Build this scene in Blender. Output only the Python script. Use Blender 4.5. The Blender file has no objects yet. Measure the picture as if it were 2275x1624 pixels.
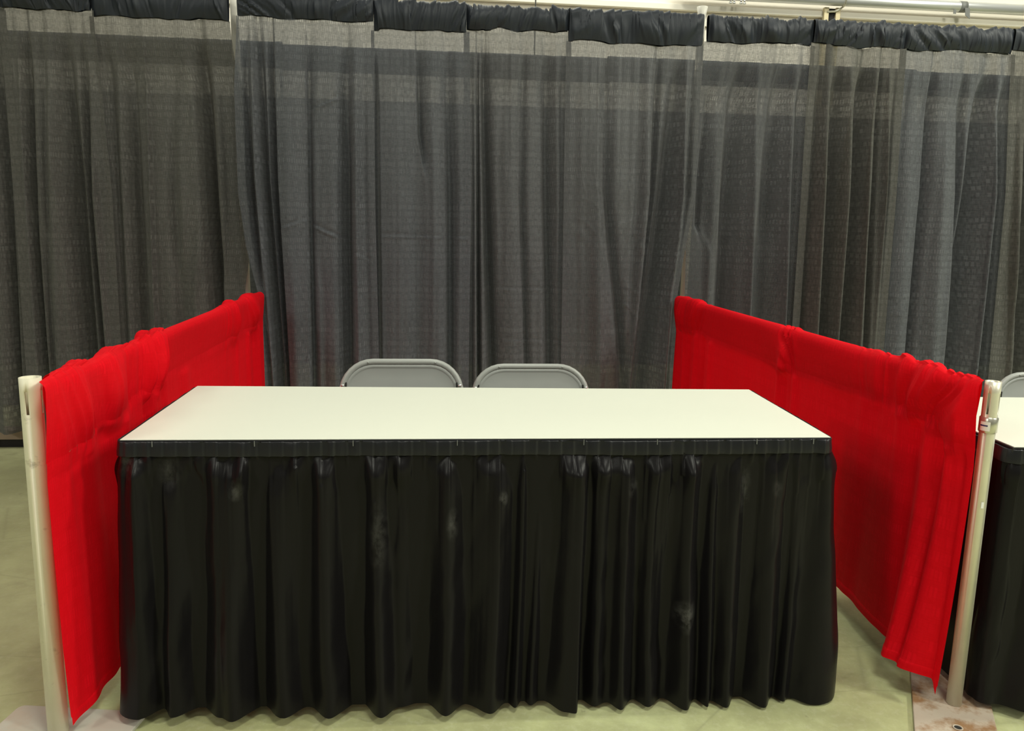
import bpy, bmesh, math, random
import numpy as np
from mathutils import Vector, Matrix
random.seed(4); rng = np.random.default_rng(11)
sc = bpy.context.scene; C = sc.collection; PI = math.pi

# ------------------------------------------------------------------ camera
W_, H_ = 2275, 1624
CAM = np.array([-0.1282, -4.3695, 1.2785]); YAW, PITCH, ROLL = 0.10372, 0.16645, 0.02047
F_, SX, SY = 1756.67, -11.0, -11.1
def _basis():
    cy, sy, cp, sp, cr, sr = math.cos(YAW), math.sin(YAW), math.cos(PITCH), math.sin(PITCH), math.cos(ROLL), math.sin(ROLL)
    f = np.array([sy*cp, cy*cp, -sp]); r = np.array([cy, -sy, 0.]); u = np.cross(r, f)
    return r*cr+u*sr, u*cr-r*sr, f
R_, U_, FW = _basis()
def at(x, y, ax, v):                      # where the sight line through a pixel of the photograph meets a plane of the room
    d = FW + R_*(x-W_/2-SX)/F_ - U_*(y-H_/2-SY)/F_
    return CAM + d*(v-CAM[ax])/d[ax]
cam = bpy.data.cameras.new('camera'); co = bpy.data.objects.new('camera', cam); C.objects.link(co)
m = Matrix([[R_[i], U_[i], -FW[i], CAM[i]] for i in range(3)] + [[0, 0, 0, 1]])
co.matrix_world = m; cam.sensor_width = 36; cam.lens = 36*F_/W_; cam.shift_x = -SX/W_; cam.shift_y = SY/W_; cam.clip_start = .05
sc.camera = co

# ------------------------------------------------------------------ node helpers
def mat(name):
    mt = bpy.data.materials.new(name); mt.use_nodes = True
    nt = mt.node_tree; nt.nodes.clear(); out = nt.nodes.new('ShaderNodeOutputMaterial')
    return mt, nt, out
class N:
    def __init__(s, nt): s.nt = nt
    def __call__(s, t, props=None, **inp):
        n = s.nt.nodes.new(t)
        for k, v in (props or {}).items(): setattr(n, k, v)
        for k, v in inp.items():
            k = k.replace('_', ' ') if k.replace('_', ' ') in n.inputs else k
            s.put(n.inputs[int(k[1:])] if k[0] == 'i' and k[1:].isdigit() else n.inputs[k], v)
        return n
    def put(s, sock, v):
        if isinstance(v, bpy.types.NodeSocket): s.nt.links.new(v, sock)
        else: sock.default_value = v
    def math(s, op, a, b=0., c=0., clamp=False):
        n = s('ShaderNodeMath', {'operation': op, 'use_clamp': clamp}, i0=a, i1=b, i2=c); return n.outputs[0]
    def ramp(s, fac, stops, mode='LINEAR'):
        n = s('ShaderNodeValToRGB', None, Fac=fac); e = n.color_ramp; e.interpolation = mode
        while len(e.elements) < len(stops): e.elements.new(.5)
        for el, (p, c) in zip(e.elements, stops): el.position = p; el.color = c if len(c) == 4 else (*c, 1)
        return n.outputs[0]
    def noise(s, vec, scale, detail=4, rough=.55, dist=0.):
        n = s('ShaderNodeTexNoise', None, Vector=vec, Scale=scale, Detail=detail, Roughness=rough, Distortion=dist); return n.outputs[0]
    def mixc(s, f, a, b, mode='MIX'):
        n = s('ShaderNodeMix', {'data_type': 'RGBA', 'blend_type': mode}); 
        s.put(n.inputs[0], f); s.put(n.inputs[6], a); s.put(n.inputs[7], b); return n.outputs[2]
    def vmul(s, v, b):
        n = s('ShaderNodeVectorMath', {'operation': 'MULTIPLY'}, i0=v, i1=b); return n.outputs[0]
def rgb(c): return (*c, 1)

def simple(name, col, rough=.5, metal=0., var=.12, scale=9., spec=.5, bump=0., dirt=None, dscale=5., damt=(.55, .75)):
    mt, nt, out = mat(name); n = N(nt)
    tc = n('ShaderNodeTexCoord').outputs['Object']
    a = n.noise(tc, scale, 6)
    c = n.mixc(a, rgb([x*(1-var) for x in col]), rgb([min(1, x*(1+var)) for x in col]))
    if dirt:
        d = n.ramp(n.noise(tc, dscale, 8, .65), [(damt[0], (0, 0, 0)), (damt[1], (1, 1, 1))])
        c = n.mixc(d, c, rgb(dirt))
    p = n('ShaderNodeBsdfPrincipled', None, Base_Color=c, Roughness=rough, Metallic=metal)
    p.inputs['Specular IOR Level'].default_value = spec
    if bump:
        b = n('ShaderNodeBump', None, Strength=bump, Distance=.002, Height=n.noise(tc, scale*6, 4)); nt.links.new(b.outputs[0], p.inputs['Normal'])
    nt.links.new(p.outputs[0], out.inputs[0]); return mt

def weave(n, uv, cell=(.019, .037)):
    """banjo cloth: rows of short upright slubs, fine cross threads"""
    sp = n('ShaderNodeSeparateXYZ', None, i0=uv)
    u, v = sp.outputs[0], sp.outputs[1]
    wob = n.math('MULTIPLY', n.noise(uv, 9, 2), .02)
    v2 = n.math('ADD', v, wob)
    row = n.math('FLOOR', n.math('DIVIDE', v2, cell[1]))
    rowr = n('ShaderNodeTexWhiteNoise', {'noise_dimensions': '1D'}, W=row).outputs[0]
    colm = n.math('FLOOR', n.math('ADD', n.math('DIVIDE', u, cell[0]), n.math('MULTIPLY', rowr, 7.3)))
    cx = n('ShaderNodeCombineXYZ', None, i0=colm, i1=row).outputs[0]
    cellr = n('ShaderNodeTexWhiteNoise', {'noise_dimensions': '2D'}, Vector=cx).outputs[0]
    fu = n.math('FRACT', n.math('ADD', n.math('DIVIDE', u, cell[0]), n.math('MULTIPLY', rowr, 7.3)))
    fv = n.math('FRACT', n.math('DIVIDE', v2, cell[1]))
    du = n.math('LESS_THAN', n.math('ABSOLUTE', n.math('SUBTRACT', fu, .5)), .3)
    dv = n.math('LESS_THAN', n.math('ABSOLUTE', n.math('SUBTRACT', fv, .5)), .30)
    slub = n.math('MULTIPLY', n.math('MULTIPLY', du, dv), n.math('MULTIPLY', cellr, n.math('ADD', n.math('MULTIPLY', rowr, .9), .25)))
    thr = n.noise(n.vmul(uv, (26., 190., 1.)), 1., 2)
    thr2 = n.noise(n.vmul(uv, (230., 30., 1.)), 1., 2)
    w = n.math('ADD', n.math('MULTIPLY', slub, .62), n.math('MULTIPLY', n.math('SUBTRACT', n.math('ADD', thr, thr2), .55), .85))
    return w, slub

def black_drape_material(name, tint, see, lum, rough=.62, spec=.22):
    mt, nt, out = mat(name); n = N(nt)
    uv = n('ShaderNodeTexCoord').outputs['UV']
    w, slub = weave(n, uv)
    cloud = n.noise(uv, 2.3, 3)
    f = n.math('ADD', n.math('MULTIPLY', w, 1.0), n.math('MULTIPLY', cloud, .3), clamp=True)
    lo = [x*lum*.30 for x in tint]; hi = [x*lum*2.35 for x in tint]
    c = n.mixc(f, rgb(lo), rgb(hi))
    h = n.math('ADD', n.math('MULTIPLY', slub, .6), n.math('MULTIPLY', n.noise(n.vmul(uv, (30., 16., 1.)), 1., 5, .6), .9))
    b = n('ShaderNodeBump', None, Strength=.55, Distance=.004, Height=h).outputs[0]
    p = n('ShaderNodeBsdfPrincipled', None, Base_Color=c, Roughness=rough, Normal=b)
    p.inputs['Specular IOR Level'].default_value = spec
    p.inputs['Sheen Weight'].default_value = .12; p.inputs['Sheen Roughness'].default_value = .5
    tl = n('ShaderNodeBsdfTranslucent', None, Color=rgb([x*lum*1.6 for x in tint]), Normal=b)
    ad = n('ShaderNodeMixShader', None, i0=.22, i1=p.outputs[0], i2=tl.outputs[0])
    tr = n('ShaderNodeBsdfTransparent')
    face = n('ShaderNodeLayerWeight', None, Blend=.5).outputs['Facing']          # threads close up when the cloth turns edge-on
    opn = n.math('POWER', n.math('SUBTRACT', 1., face), 1.6)
    fac = n.math('MULTIPLY', n.math('MULTIPLY', n.math('ADD', n.math('MULTIPLY', w, 1.2), .35), see), opn, clamp=True)
    mx = n('ShaderNodeMixShader', None, i0=fac, i1=ad.outputs[0], i2=tr.outputs[0])
    nt.links.new(mx.outputs[0], out.inputs[0]); return mt

def satin(name, col, rough, spec, dust=(.1, .1, .1), damt=.35, bump=.25, scuffs_shine=()):
    mt, nt, out = mat(name); n = N(nt)
    uv = n('ShaderNodeTexCoord').outputs['UV']
    d = n.ramp(n.noise(n.vmul(uv, (3., 1.4, 1.)), 2.4, 7, .7), [(.58, (0, 0, 0)), (.85, (1, 1, 1))])
    sp = n.ramp(n.noise(n.vmul(uv, (60., 30., 1.)), 1., 2), [(.74, (0, 0, 0)), (.8, (1, 1, 1))])
    dd = n.math('MULTIPLY', n.math('ADD', d, n.math('MULTIPLY', sp, .5)), damt, clamp=True)
    c = n.mixc(dd, rgb(col), rgb(dust))
    if scuffs_shine:                                            # pale rubbed marks, plus crease shine painted into the cloth colour
        blot = n.ramp(n.noise(n.vmul(uv, (38., 26., 1.)), 1., 6, .7), [(.40, (0, 0, 0)), (.72, (1, 1, 1))])
        for (su, sv, ru_, rv_, amt) in scuffs_shine:
            dv_ = n('ShaderNodeVectorMath', {'operation': 'SUBTRACT'}, i0=uv, i1=(su, sv, 0.)).outputs[0]
            ln = n('ShaderNodeVectorMath', {'operation': 'LENGTH'}, i0=n.vmul(dv_, (1/ru_, 1/rv_, 0.))).outputs['Value']
            c = n.mixc(n.math('MULTIPLY', n.math('MULTIPLY', n.math('SUBTRACT', 1., ln, clamp=True), blot), amt, clamp=True), c, rgb((.14, .138, .13)))
    h = n.math('ADD', n.noise(n.vmul(uv, (22., 9., 1.)), 1., 4, .6), n.math('MULTIPLY', n.noise(n.vmul(uv, (700., 500., 1.)), 1., 1), .1))
    b = n('ShaderNodeBump', None, Strength=bump, Distance=.006, Height=h).outputs[0]
    p = n('ShaderNodeBsdfPrincipled', None, Base_Color=c, Roughness=rough, Normal=b)
    p.inputs['Specular IOR Level'].default_value = spec
    nt.links.new(p.outputs[0], out.inputs[0]); return mt

def red_cloth(name):
    mt, nt, out = mat(name); n = N(nt)
    uv = n('ShaderNodeTexCoord').outputs['UV']
    w, slub = weave(n, uv, (.012, .05))
    c = n.mixc(w, rgb((.78, .0012, .007)), rgb((.95, .004, .016)))
    h = n.math('ADD', n.math('MULTIPLY', w, .25), n.noise(n.vmul(uv, (12., 12., 1.)), 1., 5, .6))
    b = n('ShaderNodeBump', None, Strength=.3, Distance=.006, Height=h).outputs[0]
    p = n('ShaderNodeBsdfPrincipled', None, Base_Color=c, Roughness=.7, Normal=b)
    p.inputs['Specular IOR Level'].default_value = .12
    p.inputs['Sheen Weight'].default_value = .08; p.inputs['Sheen Tint'].default_value = rgb((1, .1, .12))
    tl = n('ShaderNodeBsdfTranslucent', None, Color=rgb((.8, .001, .006)), Normal=b)
    mx = n('ShaderNodeMixShader', None, i0=.22, i1=p.outputs[0], i2=tl.outputs[0])
    nt.links.new(mx.outputs[0], out.inputs[0]); return mt

def floor_material():
    mt, nt, out = mat('painted_concrete'); n = N(nt)
    tc = n('ShaderNodeTexCoord').outputs['Object']
    big = n.noise(tc, .9, 5, .6); mid = n.noise(tc, 5., 8, .68); fine = n.noise(tc, 45., 6, .7)
    c = n.mixc(n.ramp(big, [(.35, (0, 0, 0)), (.68, (1, 1, 1))]), rgb((.42, .435, .21)), rgb((.56, .60, .33)))
    c = n.mixc(n.math('MULTIPLY', n.ramp(mid, [(.42, (1, 1, 1)), (.62, (0, 0, 0))]), .45), c, rgb((.27, .26, .14)))
    c = n.mixc(n.math('MULTIPLY', n.ramp(fine, [(.5, (0, 0, 0)), (.72, (1, 1, 1))]), .35), c, rgb((.60, .61, .42)))
    st = n.ramp(n.noise(n.vmul(tc, (1., 1.7, 1.)), 2.1, 9, .72), [(.60, (0, 0, 0)), (.74, (1, 1, 1))])
    c = n.mixc(n.math('MULTIPLY', st, .45), c, rgb((.16, .14, .085)))
    sk = n.ramp(n.noise(tc, 16., 3, .6), [(.70, (0, 0, 0)), (.75, (1, 1, 1))])
    c = n.mixc(n.math('MULTIPLY', sk, .4), c, rgb((.12, .10, .07)))
    vo = n('ShaderNodeTexVoronoi', {'feature': 'DISTANCE_TO_EDGE'}, Vector=n.vmul(tc, (1., 2.2, 1.)), Scale=1.1).outputs[0]
    cr = n.ramp(vo, [(0., (1, 1, 1)), (.006, (0, 0, 0))])
    c = n.mixc(n.math('MULTIPLY', n.math('MULTIPLY', cr, mid), .5), c, rgb((.15, .14, .09)))
    sx_ = n('ShaderNodeSeparateXYZ', None, i0=tc).outputs[0]                  # brown dirt plus painted shade on the floor beside the booth
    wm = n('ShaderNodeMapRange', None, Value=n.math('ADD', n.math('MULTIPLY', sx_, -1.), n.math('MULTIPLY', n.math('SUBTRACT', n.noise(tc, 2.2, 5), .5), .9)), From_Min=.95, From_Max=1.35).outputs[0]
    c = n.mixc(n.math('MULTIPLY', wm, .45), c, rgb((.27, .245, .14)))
    b = n('ShaderNodeBump', None, Strength=.25, Distance=.004, Height=n.math('ADD', mid, n.math('MULTIPLY', fine, .4))).outputs[0]
    p = n('ShaderNodeBsdfPrincipled', None, Base_Color=c, Roughness=n.math('ADD', n.math('MULTIPLY', mid, .3), .42), Normal=b)
    p.inputs['Specular IOR Level'].default_value = .35
    nt.links.new(p.outputs[0], out.inputs[0]); return mt

M = {}
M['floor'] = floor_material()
M['wall'] = simple('cream_wall_paint', (.82, .77, .68), .7, var=.05, scale=2.)
M['wall_low'] = simple('dark_lower_wall', (.06, .062, .06), .7, var=.1, scale=2.)  # darker colour for the lower part of the back wall
tints = {'cool': (.94, .99, 1.12), 'warm': (1.02, 1.0, .93), 'grey': (.97, .99, 1.07)}
M['drape_cool'] = black_drape_material('black_banjo_cloth_cool', tints['cool'], .22, .082)
M['drape_warm'] = black_drape_material('black_banjo_cloth_warm', tints['warm'], .20, .066)
M['drape_grey'] = black_drape_material('black_banjo_cloth', tints['grey'], .22, .082)
M['drape_sheer'] = black_drape_material('black_banjo_cloth_sheer', tints['grey'], .40, .072)
M['drape_shiny'] = black_drape_material('black_banjo_cloth_shiny', tints['grey'], .26, .078, .42, .4)
M['pocket'] = satin('black_gathered_satin', (.018, .023, .033), .50, .4, (.05, .06, .075), .2, .35)
M['skirt'] = satin('black_skirt_satin', (.0078, .0071, .0080), .34, .15, (.05, .05, .047), .10, .22)
M['band'] = satin('black_skirt_band', (.011, .0115, .0145), .36, .35, (.09, .09, .09), .12, .4)
M['red'] = red_cloth('red_banjo_cloth')
M['top'] = simple('white_laminate', (.80, .82, .715), .38, var=.02, scale=3., spec=.35)
M['edge'] = simple('black_table_edging', (.008, .008, .009), .5, var=.2)
M['cream_post'] = simple('cream_painted_post', (.80, .76, .59), .42, var=.06, scale=14., dirt=(.42, .37, .27), dscale=22., damt=(.60, .74), bump=.1)
M['alu'] = simple('worn_aluminium', (.72, .69, .57), .38, .45, var=.10, scale=18., bump=.08)
M['alu_bright'] = simple('brushed_collar', (.60, .58, .50), .30, .8, var=.12, scale=30.)
M['white_post'] = simple('white_painted_post', (.85, .82, .74), .4, var=.04)
M['plate_l'] = simple('worn_white_plate', (.50, .48, .41), .6, var=.08, scale=8., dirt=(.47, .35, .26), dscale=4., damt=(.5, .75), bump=.2)
M['plate_r'] = simple('rusty_plate', (.47, .40, .32), .65, var=.10, scale=12., dirt=(.27, .15, .07), dscale=9., damt=(.46, .60), bump=.5)
M['chair'] = simple('grey_chair_enamel', (.36, .375, .355), .38, var=.04, scale=20., spec=.5)
M['chair_in'] = simple('grey_chair_enamel_panel', (.33, .345, .33), .42, var=.04, scale=20., spec=.5)
M['bolt'] = simple('bright_bolt', (.75, .75, .72), .25, .9)
M['dark'] = simple('dark_recess', (.012, .011, .010), .8)
M['pipe'] = simple('galvanised_pipe', (.63, .64, .64), .36, .6, var=.07, scale=6.)
M['tape'] = simple('grey_duct_tape', (.16, .165, .16), .5, var=.15, scale=30.)
M['strut'] = simple('yellowed_strut', (.55, .47, .30), .5, .3, var=.12)
M['wood'] = simple('pale_plank_wood', (.36, .27, .21), .7, var=.15, scale=14.)
M['label'] = simple('white_sticker', (.85, .85, .82), .5, var=.02)
M['ink'] = simple('blue_ink', (.02, .02, .12), .5)
M['rail'] = simple('rail_aluminium', (.60, .59, .55), .35, .8)

# ------------------------------------------------------------------ mesh helpers
def link(name, me, mt=None, parent=None, smooth=True):
    o = bpy.data.objects.new(name, me); C.objects.link(o)
    if mt: me.materials.append(mt)
    if smooth:
        me.polygons.foreach_set('use_smooth', np.ones(len(me.polygons), bool))
    if parent: o.parent = parent
    me.update(); return o
def tag(o, label, cat, group=None):
    o['label'] = label; o['category'] = cat
    if group: o['group'] = group
    return o
def thing(name, label, cat, group=None):
    o = bpy.data.objects.new(name, None); C.objects.link(o); o.empty_display_size = .1
    return tag(o, label, cat, group)
def struct(o): o['kind'] = 'structure'; return o

def grid_mesh(name, P, uv):
    """P (rows, cols, 3) -> quad sheet with UVs in metres"""
    r, c = P.shape[:2]
    idx = np.arange(r*c).reshape(r, c)
    q = np.stack([idx[:-1, :-1], idx[1:, :-1], idx[1:, 1:], idx[:-1, 1:]], -1).reshape(-1, 4)
    me = bpy.data.meshes.new(name)
    me.vertices.add(r*c); me.vertices.foreach_set('co', P.reshape(-1).astype(np.float32))
    me.loops.add(q.size); me.loops.foreach_set('vertex_index', q.reshape(-1).astype(np.int32))
    me.polygons.add(len(q)); me.polygons.foreach_set('loop_start', np.arange(0, q.size, 4, dtype=np.int32))
    me.update(calc_edges=True)
    l = me.uv_layers.new(name='UVMap'); l.data.foreach_set('uv', uv.reshape(-1, 2)[q.reshape(-1)].reshape(-1).astype(np.float32))
    me.validate(); return me

def bm_obj(name, bm, mt, parent=None, smooth=False, bevel=0., seg=2):
    me = bpy.data.meshes.new(name); bm.to_mesh(me); bm.free()
    o = link(name, me, mt, parent, smooth)
    if bevel:
        b = o.modifiers.new('bevel', 'BEVEL'); b.width = bevel; b.segments = seg; b.limit_method = 'ANGLE'
    return o
def box(bm, x0, x1, y0, y1, z0, z1):
    v = [bm.verts.new(p) for p in ((x0, y0, z0), (x1, y0, z0), (x1, y1, z0), (x0, y1, z0), (x0, y0, z1), (x1, y0, z1), (x1, y1, z1), (x0, y1, z1))]
    for f in ((3, 2, 1, 0), (4, 5, 6, 7), (0, 1, 5, 4), (1, 2, 6, 5), (2, 3, 7, 6), (3, 0, 4, 7)): bm.faces.new([v[i] for i in f])
def prism(bm, poly, z0, z1):
    a = [bm.verts.new((x, y, z0)) for x, y in poly]; b = [bm.verts.new((x, y, z1)) for x, y in poly]
    n = len(poly); bm.faces.new(a[::-1]); bm.faces.new(b)
    for i in range(n): bm.faces.new((a[i], a[(i+1) % n], b[(i+1) % n], b[i]))
def sweep(bm, pts, r, seg=14, caps=True):
    """round tube along a polyline"""
    pts = [Vector(p) for p in pts]; rings = []; up = None
    for i, p in enumerate(pts):
        t = (pts[min(i+1, len(pts)-1)] - pts[max(i-1, 0)]).normalized()
        if up is None: up = t.orthogonal().normalized()
        up = (up - t*up.dot(t)).normalized(); s = t.cross(up)
        rr = r[i] if isinstance(r, (list, tuple)) else r
        rings.append([bm.verts.new(p + (up*math.cos(2*PI*k/seg) + s*math.sin(2*PI*k/seg))*rr) for k in range(seg)])
    for a, b in zip(rings, rings[1:]):
        for k in range(seg): bm.faces.new((a[k], a[(k+1) % seg], b[(k+1) % seg], b[k]))
    if caps: bm.faces.new(rings[0][::-1]); bm.faces.new(rings[-1])
def tube_obj(name, pts, r, mt, parent=None, seg=14): 
    bm = bmesh.new(); sweep(bm, pts, r, seg); o = bm_obj(name, bm, mt, parent, True); return o

def smooth_noise(x, freq, seed, octs=2):
    """1-D value noise"""
    g = np.random.default_rng(seed); t = g.standard_normal(4096); out = np.zeros_like(x); a = 1.
    for _ in range(octs):
        u = x*freq + 50.; i = np.floor(u).astype(int); f = u-i; f = f*f*(3-2*f)
        out = out + a*(t[i % 4096]*(1-f) + t[(i+1) % 4096]*f); freq *= 2.1; a *= .45
    return out
def ss(x, a, b): t = np.clip((x-a)/(b-a), 0, 1); return t*t*(3-2*t)

# ------------------------------------------------------------------ the hall
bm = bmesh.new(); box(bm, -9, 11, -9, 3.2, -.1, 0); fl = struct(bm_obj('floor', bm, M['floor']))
WY = 3.0
bm = bmesh.new(); box(bm, -9, 11, WY, WY+.2, 0, 7.2); struct(bm_obj('wall_back', bm, M['wall']))
def trim(name, z0, z1, d, mt=None):
    bm = bmesh.new(); box(bm, -9, 11, WY-d, WY, z0, z1); struct(bm_obj(name, bm, mt or M['wall'], bevel=.004))
trim('trim_1', .0, 2.36, .012, M['wall_low'])
trim('trim_2', 3.235, 3.285, .05)
trim('trim_3', 3.11, 3.15, .03)
trim('trim_4', 3.60, 3.66, .04)

# ceiling pipe on the wall, with its hanger, screws and tape
pipe = thing('wall_pipe', 'long silver pipe running level along the cream wall above the black drapes', 'pipe')
pz = 3.362; py = WY-.12
sp_ = [(2.40, py, pz-.016), (2.42, py, pz+.0)]
tube_obj('tube', [(2.1, py, pz), (7.2, py, pz)], .046, M['pipe'], pipe, 24)
tube_obj('coupling', [(2.15, py, pz), (2.60, py, pz)], .050, M['pipe'], pipe, 24)
tp = at(2137, 20, 1, py)
bm = bmesh.new(); sweep(bm, [(tp[0]-.035, py, pz), (tp[0]+.03, py, pz)], .0485, 24)
o = bm_obj('tape', bm, M['tape'], pipe, True); 
bm = bmesh.new(); prism(bm, [(tp[0]-.005, py-.052), (tp[0]+.042, py-.052), (tp[0]+.042, py-.046), (tp[0]-.005, py-.046)], pz-.115, pz-.02)
for v in bm.verts:
    if v.co.z < pz-.1: v.co.x += .012; v.co.z += .03*(v.co.x < tp[0]+.03)
o = bm_obj('tape_tail', bm, M['tape'], pipe)
bm = bmesh.new(); prism(bm, [(tp[0]-.11, py-.05), (tp[0]-.085, py-.05), (tp[0]-.085, py-.044), (tp[0]-.11, py-.044)], pz-.075, pz-.038)
o = bm_obj('tape_tail', bm, M['tape'], pipe)
hx = at(1855, 20, 1, py)[0]
hg = thing('pipe_hanger', 'yellowed metal strut and clamp holding the silver pipe against the wall', 'bracket')
for dx, mt_ in ((-.055, 'strut'), (.055, 'strut')):
    bm = bmesh.new(); box(bm, hx+dx-.022, hx+dx+.022, WY-.08, WY-.04, 2.45, pz-.05); bm_obj('strut_side', bm, M['strut'], hg, bevel=.003)
bm = bmesh.new(); box(bm, hx-.033, hx+.033, WY-.058, WY-.042, 2.45, pz-.055); bm_obj('strut_channel', bm, M['dark'], hg)
bm = bmesh.new(); sweep(bm, [(hx+.07+.054*math.cos(a)*.0, py-.056*math.cos(a), pz+.056*math.sin(a)) for a in np.linspace(-PI*.5, PI*.5, 12)], .009, 8)
bm_obj('clamp', bm, M['alu_bright'], hg, True)
bm = bmesh.new(); sweep(bm, [(hx+.07, py+.01, pz-.06), (hx+.02, WY-.08, pz-.085), (hx-.05, WY-.08, pz-.09)], .010, 8); bm_obj('clamp_arm', bm, M['alu'], hg, True)
for px in (1625, 1648):
    x = at(px, 3, 1, py)[0]
    t = thing('pipe_clip', 'small pair of silver screws below the pipe, ' + ('left pair' if px == 1625 else 'pair nearer the strut'), 'screw', 'screw pairs below the wall pipe')
    for dx in (-.014, .018):
        bm = bmesh.new(); sweep(bm, [(x+dx, py-.02, pz-.035), (x+dx, py-.02, pz-.066)], .009, 10); sweep(bm, [(x+dx, py-.02, pz-.066), (x+dx, py-.02, pz-.078)], .014, 6)
        bm_obj('screw', bm, M['bolt'], t, True)
wx = at(1190, 4, 1, WY-.2)
tag(tube_obj('hanging_wire', [(wx[0], WY-.2, 2.6), (wx[0], WY-.2, 7.0)], .006, M['tape']), 'thin dark wire hanging down the cream wall behind the drapes', 'wire')
# pale plank lying low behind the left drapes
pl = at(10, 965, 1, .20)
bm = bmesh.new(); box(bm, -3.4, pl[0]+.13, .20, .30, pl[2]-.03, pl[2]+.022); bm_obj('x', bm, M['wood'])
o = bpy.data.objects['x']; o.name = 'plank'; tag(o, 'pale plank seen under the raised hem of the far left drape', 'plank')
bm = bmesh.new(); box(bm, -3.4, pl[0]+.10, .21, .29, .0, pl[2]-.031); o = bm_obj('plank_support', bm, M['dark']); o.parent = bpy.data.objects['plank']

# ------------------------------------------------------------------ drapes
def polyx(pxs, plane_y=0.):
    """pixel polyline -> sorted (z, x) on the drape plane"""
    q = [at(px, py_, 1, plane_y) for px, py_ in pxs]
    z = np.array([a[2] for a in q]); x = np.array([a[0] for a in q]); o = np.argsort(z); return z[o], x[o]
def lin(zz, z, x):
    r = np.interp(zz, z, x)
    if len(z) > 1:
        k0 = (x[1]-x[0])/(z[1]-z[0]); k1 = (x[-1]-x[-2])/(z[-1]-z[-2])
        r = np.where(zz < z[0], x[0]+(zz-z[0])*k0*.6, r); r = np.where(zz > z[-1], x[-1]+(zz-z[-1])*k1*.3, r)
    return r

def pocket_profile(rows, rr, drop, back=.85):
    """cross-section of a sleeve round a rod: from the seam behind, over the rod, to the seam in front (offset, height)"""
    t = np.linspace(0, 1, rows); off = np.zeros(rows); h = np.zeros(rows)
    for i, a in enumerate(t):
        if a < .25: k = a/.25; off[i] = -rr*(.25+.75*k**.6); h[i] = -drop*(1-k)
        elif a < .55: th = PI*(1-(a-.25)/.30); off[i] = rr*math.cos(th); h[i] = rr*math.sin(th)
        else: k = (a-.55)/.45; off[i] = rr*(1-.45*k**1.5); h[i] = -drop*k
    return off, h

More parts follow.
